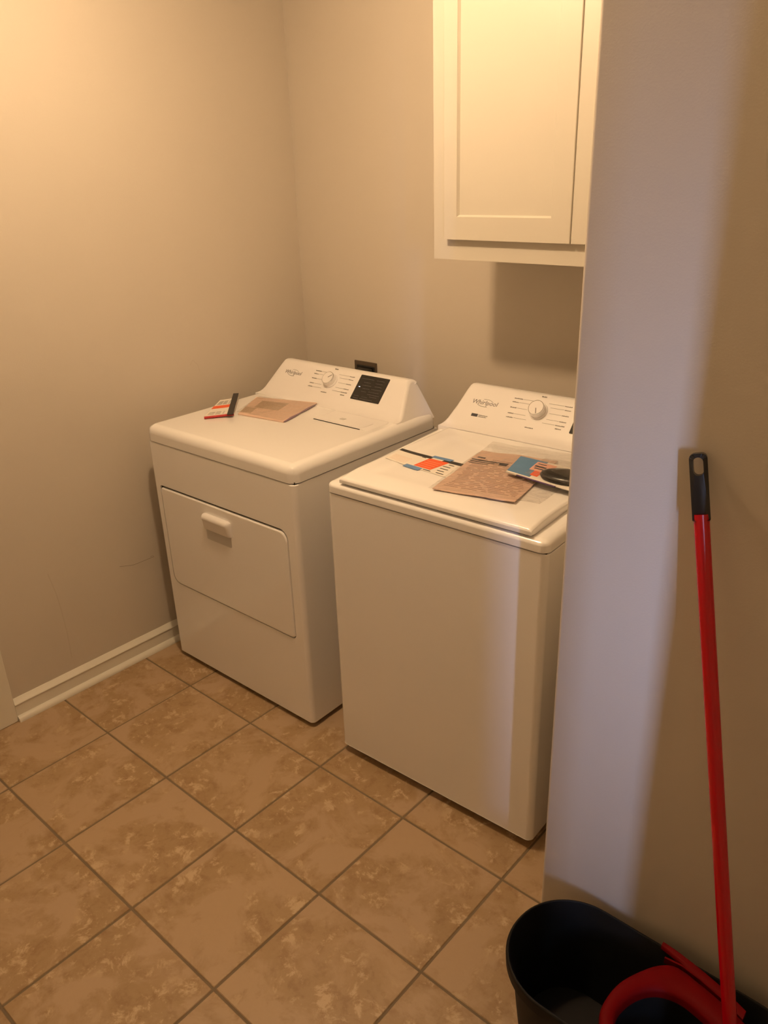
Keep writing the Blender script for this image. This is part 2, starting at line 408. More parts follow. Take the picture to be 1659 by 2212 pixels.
def shaker(x0, x1, z0, z1, px0, px1, pz0, pz1):
    bm = bmesh.new(); y1, y0, yr = cyf - 0.0001, cyf - 0.019, cyf - 0.019 + 0.008
    box(bm, (x0, y0, z0), (px0, y1, z1)); box(bm, (px1, y0, z0), (x1, y1, z1))
    box(bm, (px0, y0, z0), (px1, y1, pz0)); box(bm, (px0, y0, pz1), (px1, y1, z1))
    bevel_edges(bm, lambda e: all(abs(v.co.y - y0) < 1e-5 for v in e.verts) and not all(abs(v.co.x - px0) < 1e-5 and (v.co.z <= pz0 + 1e-5) for v in e.verts)
                and (abs(e.verts[0].co.x - x0) < 1e-5 and abs(e.verts[1].co.x - x0) < 1e-5 or abs(e.verts[0].co.x - x1) < 1e-5 and abs(e.verts[1].co.x - x1) < 1e-5), 0.002, 2)
    d = cobj('door', bm, M_cab)
    bm = bmesh.new(); box(bm, (px0 - 0.001, yr, pz0 - 0.001), (px1 + 0.001, y1 - 0.002, pz1 + 0.001)); cobj('panel', bm, M_cab, d)
    # narrow sloped bead round the panel
    bm = bmesh.new(); q = 0.005
    o_ = [(px0, y0 + 0.001, pz0), (px1, y0 + 0.001, pz0), (px1, y0 + 0.001, pz1), (px0, y0 + 0.001, pz1)]
    i_ = [(px0 + q, yr, pz0 + q), (px1 - q, yr, pz0 + q), (px1 - q, yr, pz1 - q), (px0 + q, yr, pz1 - q)]
    b_ = [(px0 + q * .2, yr, pz0 + q * .2), (px1 - q * .2, yr, pz0 + q * .2), (px1 - q * .2, yr, pz1 - q * .2), (px0 + q * .2, yr, pz1 - q * .2)]
    loft(bm, [o_, i_, b_], False, False); cobj('bead', bm, M_cab, d)
shaker(1.0138, 1.4270, 1.5405, 2.26, 1.0605, 1.369, 1.603, 2.20)
shaker(1.4305, 1.835, 1.5405, 2.26, 1.491, 1.778, 1.603, 2.20)

# ------------------------------------------------------------------ dryer outlet on the back wall
ow = empty('wall_outlet', (0.348, 0, 0.965)); tag(ow, 'dark square dryer outlet plate low on the back wall behind the dryer console', 'outlet')
bm = rbox((-0.062, -0.007, -0.06), (0.058, 0, 0.06), 0.003, 2); obj('plate', bm, M_bronze, ow, 40)
bm = rbox((-0.045, -0.014, -0.045), (0.05, -0.006, 0.045), 0.006, 3); obj('receptacle', bm, M_black, ow, 40)
dp = empty('dryer_plug', (0.36, -0.014, 0.975)); tag(dp, 'black dryer plug pushed into the dark outlet behind the dryer', 'plug')
bm = rbox((-0.038, -0.035, -0.035), (0.036, 0, 0.03), 0.010, 3); obj('plug_body', bm, M_black, dp, 40)
bm = bmesh.new(); tube(bm, [(0, -0.020, -0.03), (0, -0.03, -0.10), (0.01, -0.04, -0.3), (0.02, -0.05, -0.6), (0.03, -0.055, -0.9), (0.04, -0.06, -0.945)], 0.009, 10); obj('cord', bm, M_black, dp, 60)

# ------------------------------------------------------------------ appliances (local frame: x right, y back, z up)
def body_shell(w, dep, z0, z1, r, hole=None, hdepth=0.014):
    """cabinet with rounded front uprights; optional recess in the front face (loop in x,z)"""
    bm = bmesh.new(); n = 6
    plan = [(0, dep)]
    for k in range(n + 1):
        a = math.radians(180 + 90 * k / n); plan.append((r + r * math.cos(a), r + r * math.sin(a)))
    for k in range(n + 1):
        a = math.radians(270 + 90 * k / n); plan.append((w - r + r * math.cos(a), r + r * math.sin(a)))
    plan.append((w, dep))
    lo = [bm.verts.new((x, y, z0)) for x, y in plan]; hi = [bm.verts.new((x, y, z1)) for x, y in plan]
    N = len(plan); fi = n + 1   # front flat face between plan[fi] and plan[fi+1]
    for i in range(N):
        if i == fi and hole: continue
        j = (i + 1) % N; bm.faces.new((lo[i], lo[j], hi[j], hi[i]))
    bm.faces.new(lo); bm.faces.new(hi)
    if hole:
        outer = [lo[fi], lo[fi + 1], hi[fi + 1], hi[fi]]
        hv = [bm.verts.new((x, 0, z)) for x, z in hole]
        es = []
        for L in (outer, hv):
            for i in range(len(L)):
                a, b = L[i], L[(i + 1) % len(L)]
                e = bm.edges.get((a, b)) or bm.edges.new((a, b)); es.append(e)
        bmesh.ops.triangle_fill(bm, use_beauty=True, use_dissolve=False, edges=es)
        bv = [bm.verts.new((x, hdepth, z)) for x, z in hole]
        for i in range(len(hv)):
            j = (i + 1) % len(hv); bm.faces.new((hv[i], hv[j], bv[j], bv[i]))
        bm.faces.new(bv)
    return bm

def console_mesh(prof, uL, uR, nst=1, bev=0.016):
    """console: profile swept across, its ends rolled over like a moulded cap"""
    bm = bmesh.new(); n = len(prof); nr = []
    for i in range(n):
        a, b = Vector(prof[max(i - 1, 0)]), Vector(prof[min(i + 1, n - 1)])
        d = (b - a).normalized(); nr.append(Vector((d.y, -d.x)))   # points into the body
    rings = []
    steps = [math.radians(q) for q in (0, 18, 36, 54, 72, 90)]
    for side in (0, 1):
        for t in (steps if side == 0 else reversed(steps)):
            ins, off = bev * (1 - math.sin(t)), bev * (1 - math.cos(t))
            ring = []
            for (v, z), m in zip(prof, nr):
                k = min(1.0, max(0.0, (z - prof[1][1]) / 0.02))    # no rolling where it meets the top
                vv, zz = v + m.x * ins * k, z + m.y * ins * k
                u = (uL(v, z) + off) if side == 0 else (uR(v, z) - off)
                ring.append((u, vv, max(zz, min(z, prof[1][1]))))
            rings.append(ring)
    loft(bm, rings)
    return bm

def on_slope(o, u, s, v0, z0, k, lift=0.0):
    """place an object's local XY plane on the console's sloping face"""
    th = math.atan(k); d = Vector((0, math.cos(th), math.sin(th))); nrm = Vector((0, -math.sin(th), math.cos(th)))
    p = Vector((u, v0, z0)) + d * s + nrm * lift
    m = Matrix((Vector((1, 0, 0)), d, nrm)).transposed().to_4x4(); m.translation = p
    o.matrix_local = m

def text_bm(body, size, depth=0.0003, shear=0.0, sx=1.0):
    c = bpy.data.curves.new('t', 'FONT'); c.body = body; c.size = size; c.extrude = depth; c.shear = shear
    c.align_x = 'LEFT'; c.resolution_u = 3
    t = bpy.data.objects.new('t', c); COL.objects.link(t)
    bpy.context.view_layer.update()
    me = t.evaluated_get(bpy.context.evaluated_depsgraph_get()).to_mesh()
    bm = bmesh.new(); bm.from_mesh(me)
    t.to_mesh_clear(); bpy.data.objects.remove(t); bpy.data.curves.remove(c)
    x0 = min(v.co.x for v in bm.verts)
    for v in bm.verts: v.co.x = (v.co.x - x0) * sx
    return bm

def fit_text(bm, w):
    xs = [v.co.x for v in bm.verts]; f = w / (max(xs) - min(xs))
    for v in bm.verts: v.co.x *= f
    return bm

def strokes(bm, u0, u1, s, h, seed, zz=0.0004):
    """illegible small printing: a run of short dashes"""
    rnd = random.Random(seed); u = u0
    while u < u1 - 0.0008:
        w = min(rnd.uniform(0.0016, 0.0038), u1 - u); hh = h * rnd.uniform(0.65, 1.0)
        box(bm, (u, s - h / 2, 0), (u + w, s - h / 2 + hh, zz)); u += w + rnd.uniform(0.0004, 0.0011)

def appliance_console(root, w, v0, z0, k, kc, panel, knob_off, logo, word_len, hand=35):
    # logo lettering and its ring swoosh
    bm = fit_text(text_bm('Whirlpool', 0.022, shear=0.12), logo[1] - logo[0])
    t = obj('logo', bm, M_logo, root); t['label'] = 'grey maker lettering on the console'
    on_slope(t, logo[0], logo[2], v0, z0, k, 0.0002)
    bm = bmesh.new(); c = (logo[0] + logo[1]) / 2 - logo[0]
    pts = [(c + 0.030 * math.cos(a), 0.006 + 0.0135 * math.sin(a), 0.0004) for a in [math.radians(q) for q in range(205, 300, 8)]]
    pts2 = [(c + 0.030 * math.cos(a), 0.006 + 0.0135 * math.sin(a), 0.0004) for a in [math.radians(q) for q in range(20, 110, 8)]]
    tube(bm, pts, 0.0006, 5); tube(bm, pts2, 0.0005, 5)
    o = obj('logo_swoosh', bm, M_logo, root); on_slope(o, logo[0], logo[2], v0, z0, k, 0.0002)
    # cycle lines left and right of the knob
    bm = bmesh.new(); bt = bmesh.new()
    for i, sv in enumerate((0.119, 0.106, 0.0865, 0.066, 0.052)):
        inner = [0.024, 0.034, 0.038, 0.036, 0.028][i]
        sk = sv
        L0 = kc - 0.098 + (0.002, 0.0, 0.0, 0.0, 0.0)[i]
        strokes(bt, L0, L0 + word_len[i], sk, 0.0034, i); box(bm, (L0 + word_len[i] + .002, sk - 0.0004, 0), (kc - inner, sk + 0.0004, 0.0003))
        R1 = kc + 0.102
        strokes(bt, R1 - word_len[-i - 1], R1, sk, 0.0034, i + 9); box(bm, (kc + inner, sk - 0.0004, 0), (R1 - word_len[-i - 1] - 0.002, sk + 0.0004, 0.0003))
    strokes(bt, kc - 0.008, kc + 0.010, 0.139, 0.004, 55)
    strokes(bt, kc - 0.022, kc + 0.006, knob_off, 0.0034, 56)
    strokes(bt, kc + 0.075, kc + 0.096, 0.041, 0.0034, 57)
    o = obj('cycle_lines', bm, M_print, root); o['kind'] = 'stuff'; on_slope(o, 0, 0, v0, z0, k, 0.0003)
    o = obj('cycle_names', bt, M_print, root); o['kind'] = 'stuff'; on_slope(o, 0, 0, v0, z0, k, 0.0003)
    # knob: chrome ring, white body, pointer
    bm = bmesh.new(); lathe(bm, [(0.001, 0), (0.0300, 0), (0.0296, 0.004), (0.0275, 0.006), (0.001, 0.006)], 40)
    kr = obj('knob', bm, M_plastic, root, 40); on_slope(kr, kc, 0.088, v0, z0, k, 0.0)
    bm = bmesh.new(); lathe(bm, [(0.001, 0.006), (0.0262, 0.006), (0.0250, 0.022), (0.0235, 0.0245), (0.001, 0.0245)], 40); obj('dial', bm, M_plastic, kr, 40)
    bm = bmesh.new()
    n = 40
    loft(bm, [[(r * math.cos(2 * math.pi * q / n), r * math.sin(2 * math.pi * q / n), z) for q in range(n)] for r, z in ((0.0233, 0.0246), (0.0240, 0.0252), (0.0250, 0.0245), (0.0255, 0.020))], False, False)
    obj('chrome_ring', bm, M_chrome, kr, 60)
    bm = rbox((-0.0012, 0.002, 0.0242), (0.0012, 0.021, 0.0256), 0.0004, 1); bmesh.ops.rotate(bm, verts=bm.verts, cent=(0, 0, 0), matrix=Matrix.Rotation(math.radians(hand), 3, 'Z')); obj('pointer', bm, M_print, kr)
    # display panel
    lp = [(panel[0], panel[2]), (panel[1], panel[2]), (panel[1], panel[3]), (panel[0], panel[3])]
    bm = bmesh.new(); lo = rrect(panel[0], panel[2], panel[1], panel[3], 0.003, 3)
    loft(bm, [[(x, y, 0) for x, y in lo], [(x, y, 0.0012) for x, y in lo]]); pn = obj('display_panel', bm, M_panel, root); on_slope(pn, 0, 0, v0, z0, k, 0.0)
    bm = bmesh.new(); pw = panel[1] - panel[0]; ph = panel[3] - panel[2]
    for i, (a, b_, c_) in enumerate(((.08, .50, .86), (.6, .86, .86), (.2, .45, .72), (.6, .84, .74), (.2, .5, .60), (.62, .86, .62), (.25, .5, .48), (.55, .9, .50), (.25, .42, .36), (.5, .85, .38), (.5, .9, .28), (.6, .85, .20), (.08, .25, .16), (.35, .55, .15), (.08, .25, .07), (.32, .75, .07))):
        strokes(bm, panel[0] + a * pw, panel[0] + b_ * pw, panel[2] + c_ * ph, 0.0020, 70 + i)
    o = obj('display_print', bm, mat('pale_print', (0.10, 0.095, 0.09), 0.5) if 'pale_print' not in bpy.data.materials else bpy.data.materials['pale_print'], pn)
    o.location = (0, 0, 0.0012)
    return pn

GAPW = 0.005
# ---- dryer -----------------------------------------------------------------
DW = 0.7446
dr = empty('dryer', (0.1099, -0.8928, 0), 0.0117)
tag(dr, 'white front-loading dryer with wide drop door, nearer the left wall corner', 'dryer', 'laundry machines')
D0 = (0.0365, 0.336, 0.6985, 0.7265)
hole = rrect(*D0, (0.035, 0.020, 0.034, 0.012))
bm = body_shell(DW, 0.70, 0.020, 0.8855, 0.016, hole, 0.030)
bevel_edges(bm, lambda e: all(v.co.z > 0.885 for v in e.verts) and any(v.co.y < 0.5 for v in e.verts), 0.004, 3); obj('body', bm, M_enamel, dr, 35)
e = 0.0045
bm = bmesh.new()
L1 = rrect(D0[0] + e, D0[1] + e * .6, D0[2] - e * .8, D0[3] - 0.0075, (0.032, 0.017, 0.030, 0.010))
cxm, czm = (D0[0] + D0[2]) / 2, (D0[1] + D0[3]) / 2
def inset(loop, q):
    out = []
    for x, z in loop:
        out.append((x - q * (1 if x > cxm else -1), z - q * (1 if z > czm else -1)))
    return out
rings = [[(x, 0.0285, z) for x, z in L1], [(x, 0.003, z) for x, z in L1], [(x, 0.0, z) for x, z in inset(L1, 0.0010)], [(x, -0.0022, z) for x, z in inset(L1, 0.0030)], [(x, -0.003, z) for x, z in inset(L1, 0.006)]]
loft(bm, rings); dd = obj('door', bm, M_enamel, dr, 50)
bm = bmesh.new(); lo = inset(hole, -0.0005)
loft(bm, [[(x, 0.0065, z) for x, z in lo], [(x, 0.0085, z) for x, z in lo]]); obj('door_gap_shade', bm, M_dark, dr)  # dark plate painting the shade in the gap round the door
hd = bmesh.new()
hu0, hu1, hz0, hz1 = 0.282, 0.424, 0.627, 0.684
HP = [(-0.0028, 0.684), (-0.010, 0.6845), (-0.016, 0.683), (-0.0205, 0.679), (-0.023, 0.673), (-0.0225, 0.667), (-0.020, 0.662), (-0.0185, 0.652), (-0.0165, 0.640), (-0.0145, 0.631), (-0.011, 0.6275), (-0.0028, 0.6285)]
rings = []
for u, k in ((hu0, 0.0), (hu0 + 0.0015, 0.45), (hu0 + 0.005, 0.8), (hu0 + 0.010, 1.0), (hu1 - 0.012, 1.0), (hu1 - 0.006, 0.8), (hu1 - 0.0015, 0.45), (hu1, 0.0)):
    rings.append([(u, -0.0028 + (y + 0.0028) * k, z - (0.008 * (1 - k) if z > 0.66 else 0)) for y, z in HP])
loft(hd, rings); obj('handle', hd, M_plastic, dd, 50)
bm = bmesh.new(); lo = rrect(0.286, 0.586, 0.418, 0.629, (0.004, 0.008, 0.002, 0.002), 4)
loft(bm, [[(x, -0.0031, z) for x, z in lo], [(x, -0.0036, z) for x, z in inset(lo, 0.0)]], True, True)
M_grip = mat('grip_shade_grey', (0.60, 0.59, 0.58), 0.4); obj('grip_shade_grey', bm, M_grip, dd)  # flat grey patch painting shade below the handle; grey reused for the lint symbol
bm = rbox((-0.001, -0.0015, 0.8895), (DW + 0.001, 0.70, 0.9455), 0.030, 7, lambda e: all(v.co.z > 0.94 for v in e.verts) or (abs(e.verts[0].co.x - e.verts[1].co.x) < 1e-6 and abs(e.verts[0].co.y - e.verts[1].co.y) < 1e-6))
obj('top', bm, M_enamel, dr, 40)
bm = bmesh.new(); box(bm, (0.008, 0.008, 0.878), (DW - 0.005, 0.69, 0.893)); obj('seam_shade', bm, M_dark, dr)  # dark filler that paints the shaded seam under the dryer top
bm = bmesh.new(); box(bm, (0.02, 0.02, 0.006), (DW - 0.02, 0.68, 0.022)); obj('base', bm, M_dark, dr)
for fx, fy in ((0.05, 0.05), (DW - 0.05, 0.05), (0.05, 0.64), (DW - 0.05, 0.64)):
    bm = bmesh.new(); lathe(bm, [(0.001, 0), (0.022, 0), (0.022, 0.010), (0.008, 0.012), (0.008, 0.022), (0.001, 0.022)], 16); obj('foot', bm, M_blackrub, dr, 40, (fx, fy, 0.0))
DP = [(0.503, 0.925), (0.503, 0.946), (0.512, 0.9465), (0.520, 0.9485), (0.527, 0.951), (0.535, 0.956), (0.545, 0.9655), (0.58, 1.0025), (0.622, 1.0465), (0.630, 1.0535), (0.638, 1.058), (0.648, 1.060), (0.662, 1.058), (0.672, 1.050), (0.690, 0.925)]
def duL(v, z): return 0.004 + 0.034 * min(1, max(0, (z - 0.945) / 0.11))
def duR(v, z): return 0.726 - 0.056 * min(1, max(0, (z - 0.945) / 0.11)) + 0.016 * max(0, (v - 0.52) / 0.17)
obj('console', console_mesh(DP, duL, duR), M_plastic, dr, 40)
V0, Z0, K = 0.535, 0.9552, 1.05
pn = appliance_console(dr, DW, V0, Z0, K, 0.333, (0.461, 0.596, 0.034, 0.135), 0.038, (0.084, 0.173, 0.086), (0.030, 0.024, 0.024, 0.022, 0.024), hand=-50)
ml, nt, b = new_mat('led'); b.inputs['Emission Color'].default_value = (0.6, 0.7, 1, 1); b.inputs['Emission Strength'].default_value = 5
bm = bmesh.new(); box(bm, (0.474, 0.086, 0.001), (0.480, 0.0875, 0.0016)); obj('indicator', bm, ml, pn)
# lint screen door in the top, back right
bm = bmesh.new()
lo = rrect(0.440, 0.382, 0.700, 0.500, (0.006, 0.012, 0.02, 0.006), 4)
loft(bm, [[(x, y, 0.9450) for x, y in lo], [(x, y, 0.9462) for x, y in lo], [(x - 0.004 * (1 if x > .57 else -1), y - 0.004 * (1 if y > .44 else -1), 0.9468) for x, y in lo]])
bmesh.ops.transform(bm, matrix=Matrix.Identity(4), verts=bm.verts); lint = obj('lint_door', bm, M_plastic, dr, 30)
bm = bmesh.new(); lo = rrect(0.455, 0.392, 0.665, 0.455, 0.008, 4)
loft(bm, [[(x, y, 0.9464) for x, y in lo], [(x, y, 0.9485) for x, y in lo]]); obj('pull', bm, M_plastic, lint, 30)
bm = bmesh.new(); box(bm, (0.450, 0.3805, 0.9445), (0.665, 0.3835, 0.9475)); obj('finger_gap_shade', bm, M_dark, lint)  # solid dark strip drawn as the shade of the finger gap
bm = rbox((0.532, 0.425, 0.948), (0.552, 0.440, 0.9500), 0.0006, 1); obj('lint_symbol', bm, M_grip, lint)

# ---- washer ----------------------------------------------------------------
WW = 0.6908
wa = empty('washer', (1.0035, -0.8946, 0), 0.037)
tag(wa, 'white top-loading washer with plain front and flat lid, beside the right wall', 'washer', 'laundry machines')
bm = body_shell(WW, 0.70, 0.030, 0.9070, 0.018)
bevel_edges(bm, lambda e: all(v.co.z > 0.906 for v in e.verts) and any(v.co.y < 0.5 for v in e.verts), 0.0035, 3)
bevel_edges(bm, lambda e: all(v.co.z < 0.031 for v in e.verts) and all(v.co.y < 0.05 for v in e.verts), 0.006, 3)
obj('body', bm, M_enamel, wa, 35)
bm = bmesh.new(); box(bm, (0.008, 0.008, 0.900), (WW - 0.005, 0.69, 0.914)); obj('seam_shade', bm, M_dark, wa)  # dark filler that paints the shaded seam under the washer top
bm = bmesh.new(); box(bm, (0.02, 0.10, 0.016), (WW - 0.02, 0.68, 0.034)); obj('base', bm, M_dark, wa)
for fx, fy in ((0.05, 0.045), (WW - 0.05, 0.045), (0.05, 0.64), (WW - 0.05, 0.64)):
    bm = bmesh.new(); lathe(bm, [(0.001, 0), (0.020, 0), (0.020, 0.008), (0.008, 0.010), (0.008, 0.032), (0.001, 0.032)], 16); obj('foot', bm, M_galv, wa, 40, (fx, fy, 0.0))
# top cover: sheet-metal shoulder round the lid
bm = rbox((-0.001, -0.002, 0.911), (WW + 0.001, 0.70, 0.960), 0.022, 6, lambda e: all(v.co.z > 0.95 for v in e.verts) or (abs(e.verts[0].co.x - e.verts[1].co.x) < 1e-6 and abs(e.verts[0].co.y - e.verts[1].co.y) < 1e-6))
for v in bm.verts:   # front of the cover drops away towards the seam
    if v.co.z > 0.925: v.co.z -= 0.020 * (1 - max(0, v.co.y) / 0.70) * min(1, (v.co.z - 0.911) / 0.049)
obj('top', bm, M_enamel, wa, 40)
# lid: thin slab with rolled front lip, dished centre
U0, U1, VA, VB = 0.048, 0.646, 0.004, 0.520
def lidz(v): return 0.9685 - 0.010 * max(0, 1 - v / 0.10) ** 2
bm = bmesh.new(); nu, nv = 40, 40
def dish(u, v):
    a = min((u - U0), (U1 - u), (v - VA) * 0.9, (VB - v)) - 0.055
    s = min(1, max(0, a / 0.03)); s = s * s * (3 - 2 * s)
    rim = min(u - U0, U1 - u, v - VA)
    edge = 0 if rim > 0.008 else 0.006 * (1 - rim / 0.008) ** 2
    return -0.0025 * s - edge
grid = [[None] * (nv + 1) for _ in range(nu + 1)]
def spread(t):  # denser near the edges
    return 0.5 - 0.5 * math.cos(math.pi * t)
for i in range(nu + 1):
    for j in range(nv + 1):
        u = U0 + (U1 - U0) * spread(i / nu); v = VA + (VB - VA) * spread(j / nv)
        # round the front corners
        grid[i][j] = bm.verts.new((u, v, lidz(v) + dish(u, v)))
for i in range(nu):
    for j in range(nv): bm.faces.new((grid[i][j], grid[i + 1][j], grid[i + 1][j + 1], grid[i][j + 1]))
rim = [grid[i][0] for i in range(nu + 1)] + [grid[nu][j] for j in range(1, nv + 1)] + [grid[i][nv] for i in range(nu - 1, -1, -1)] + [grid[0][j] for j in range(nv - 1, 0, -1)]
low = [bm.verts.new((v.co.x, v.co.y, min(v.co.z - 0.004, 0.9405 + 0.0286 * v.co.y + (0.0040 if v.co.y < 0.012 else 0.0012)))) for v in rim]
for i in range(len(rim)):
    j = (i + 1) % len(rim); bm.faces.new((rim[i], low[i], low[j], rim[j]))
bm.faces.new(low)
lid = obj('lid', bm, M_enamel, wa, 50)
bm = bmesh.new(); lo = rrect(U0 + 0.004, VA, U1 - 0.004, VB, 0.010, 4)
loft(bm, [[(x, y + 0.008, lidz(y) - 0.0260) for x, y in lo], [(x, y + 0.008, lidz(y) - 0.0125) for x, y in lo]]); obj('lid_gap_shade', bm, M_dark, wa)  # dark slab put under the lid as the shade in its gap
dv, dz = 0.025, 0.0215
WP = [(v + dv, z + dz) for v, z in DP]; WP[0] = (WP[0][0], 0.94); WP[-1] = (WP[-1][0] - 0.02, 0.94)
WP[1] = (WP[1][0], 0.968)
def wuL(v, z): return 0.012 + 0.028 * min(1, max(0, (z - 0.965) / 0.11)) + (-0.004 if z < 0.99 else 0)
def wuR(v, z): return WW - wuL(v, z)
obj('console', console_mesh(WP, wuL, wuR), M_plastic, wa, 40)
appliance_console(wa, WW, V0 + dv, Z0 + dz, K, 0.3195, (0.443, 0.578, 0.034, 0.135), 0.028, (0.083, 0.176, 0.078), (0.030, 0.022, 0.022, 0.020, 0.024), hand=-160)
bm = bmesh.new(); box(bm, (0.099, 0.0325, 0), (0.122, 0.0425, 0.0005)); o = obj('badge', bm, M_printd, wa); on_slope(o, 0, 0, V0 + dv, Z0 + dz, K, 0.0)
bm = bmesh.new(); strokes(bm, 0.125, 0.158, 0.0395, 0.0028, 3); strokes(bm, 0.125, 0.155, 0.0345, 0.0028, 4); o = obj('badge_print', bm, M_print, wa); on_slope(o, 0, 0, V0 + dv, Z0 + dz, K, 0.0003)

# ------------------------------------------------------------------ papers and packets
def quad_sheet(bm, c, z, thick, nx=10, ny=10, wav=0.0, seed=0, zf=None):
    """sheet over corners c = [front-left, front-right, back-right, back-left] (x,y)"""
    def P(s, t):
        x = (1 - s) * (1 - t) * c[0][0] + s * (1 - t) * c[1][0] + s * t * c[2][0] + (1 - s) * t * c[3][0]
        y = (1 - s) * (1 - t) * c[0][1] + s * (1 - t) * c[1][1] + s * t * c[2][1] + (1 - s) * t * c[3][1]
        return x, y
    top = []; bot = []
    for i in range(nx + 1):
        for j in range(ny + 1):
            x, y = P(i / nx, j / ny)
            zz = z + (zf(i / nx, j / ny) if zf else 0) + wav * (0.5 + 0.5 * noise.noise(Vector((x * 14 + seed, y * 14, seed))))
            top.append(bm.verts.new((x, y, zz + thick))); bot.append(bm.verts.new((x, y, zz)))
    idx = lambda i, j: i * (ny + 1) + j
    for i in range(nx):
        for j in range(ny):
            q = [idx(i, j), idx(i + 1, j), idx(i + 1, j + 1), idx(i, j + 1)]
            bm.faces.new([top[k] for k in q]); bm.faces.new([bot[k] for k in reversed(q)])
    b = [idx(i, 0) for i in range(nx + 1)] + [idx(nx, j) for j in range(1, ny + 1)] + [idx(i, ny) for i in range(nx - 1, -1, -1)] + [idx(0, j) for j in range(ny - 1, 0, -1)]
    for a, c_ in zip(b, b[1:] + b[:1]): bm.faces.new((top[a], bot[a], bot[c_], top[c_]))
    return P

def frame_of(machine, x, y, z):
    """world matrix for something lying on a machine at local x, y, z"""
    a = machine.rotation_euler.z; p = machine.location
    return (p.x + x * math.cos(a) - y * math.sin(a), p.y + x * math.sin(a) + y * math.cos(a), z), a

def sub(c, o): return [(p[0] - o[0], p[1] - o[1]) for p in c]
def patch(P, s0, t0, s1, t1, z, th, bm=None, nx=4, ny=2, zf=None, wav=0, seed=0):
    bm = bm or bmesh.new()
    c = [P(s0, t0), P(s1, t0), P(s1, t1), P(s0, t1)]
    quad_sheet(bm, c, z, th, nx, ny, zf=zf, wav=wav, seed=seed); return bm
def print_lines(P, s0, s1, ts, z, seed, th=0.0004, h=0.012, along='s', segs=(3, 6)):
    bm = bmesh.new(); r = random.Random(seed)
    for t in ts:
        s = s0 + r.uniform(0, 0.02)
        while s < s1:
            l = r.uniform(0.03, 0.12) * (s1 - s0); e_ = min(s + l, s1)
            if along == 's': patch(P, s, t, e_, t + h, z, th, bm, 1, 1)
            else: patch(P, t, s, t + h, e_, z, th, bm, 1, 1)
            s = e_ + r.uniform(0.01, 0.03) * (s1 - s0)
            if r.random() < 0.08: break
    return bm

# tan paper in a clear bag on the dryer
loc, a = frame_of(dr, 0.20, 0.38, 0.9456); o_ = (0.20, 0.38)
tp = empty('paper_packet', loc, a); tag(tp, 'flat tan paper packet in clear film lying on top of the dryer', 'packet')
bm = bmesh.new(); PT = quad_sheet(bm, sub([(0.188, 0.262), (0.396, 0.288), (0.325, 0.528), (0.070, 0.452)], o_), 0.0006, 0.004, 10, 10); obj('paper', bm, M_tan, tp, 30)
bm = patch(PT, 0.16, 0.42, 0.62, 0.82, 0.0047, 0.0002); obj('printed_box', bm, M_tanprint, tp)
bm = patch(PT, 0.0, 0.12, 0.22, 0.40, 0.0047, 0.0002); obj('printed_box', bm, M_tanprint, tp)
bm = print_lines(PT, 0.18, 0.60, [0.47 + 0.05 * q for q in range(7)], 0.0049, 5); obj('print', bm, mat('brown_print', (0.36, 0.25, 0.17), 0.6), tp)['kind'] = 'stuff'
bm = bmesh.new(); pz = [PT(0.995, t) for t in (0.02, 0.2, 0.45, 0.7, 0.95)]
tube(bm, [(p[0] + 0.004, p[1], 0.004) for p in pz], [0.002, 0.0045, 0.002, 0.004, 0.0015], 8); obj('bag_seam', bm, mat('mauve_film', (0.30, 0.20, 0.25), 0.35), tp, 60)
bm = bmesh.new(); quad_sheet(bm, sub([(0.170, 0.270), (0.390, 0.290), (0.345, 0.515), (0.075, 0.462)], o_), 0.0056, 0.0002, 14, 14, 0.0025, 3); obj('clear_bag', bm, M_film, tp, 60)

# booklet with orange block and black spine on the dryer
loc, a = frame_of(dr, 0.10, 0.28, 0.9456); o_ = (0.10, 0.28)
bk = empty('booklet', loc, a); tag(bk, 'small white and orange booklet with black strip, left on the dryer top', 'booklet')
zf = lambda s, t: 0.010 * max(0, s - 0.6) + 0.006
bm = bmesh.new(); PB = quad_sheet(bm, sub([(0.128, 0.160), (0.190, 0.240), (0.035, 0.395), (-0.0 + 0.005, 0.330)], o_), 0.001, 0.003, 8, 8, zf=zf); obj('pages', bm, M_paper, bk, 30)
zq = 0.0041
bm = patch(PB, 0.0, 0.42, 1.0, 0.60, zq, 0.0003, None, 8, 2, zf=lambda s, t: 0.006 + 0.010 * max(0, s - 0.6)); obj('orange_block', bm, M_orange, bk)
bm = bmesh.new()
for i, t in enumerate([0.06, 0.12, 0.18, 0.66, 0.71, 0.76, 0.81, 0.86]): 
    for (s0, s1) in ((0.08, 0.3), (0.34, 0.52), (0.6, 0.8))[: 3]: patch(PB, s0, t, s1, t + 0.016, zq + 0.0062, 0.0003, bm, 2, 1)
obj('print', bm, M_print, bk)['kind'] = 'stuff'
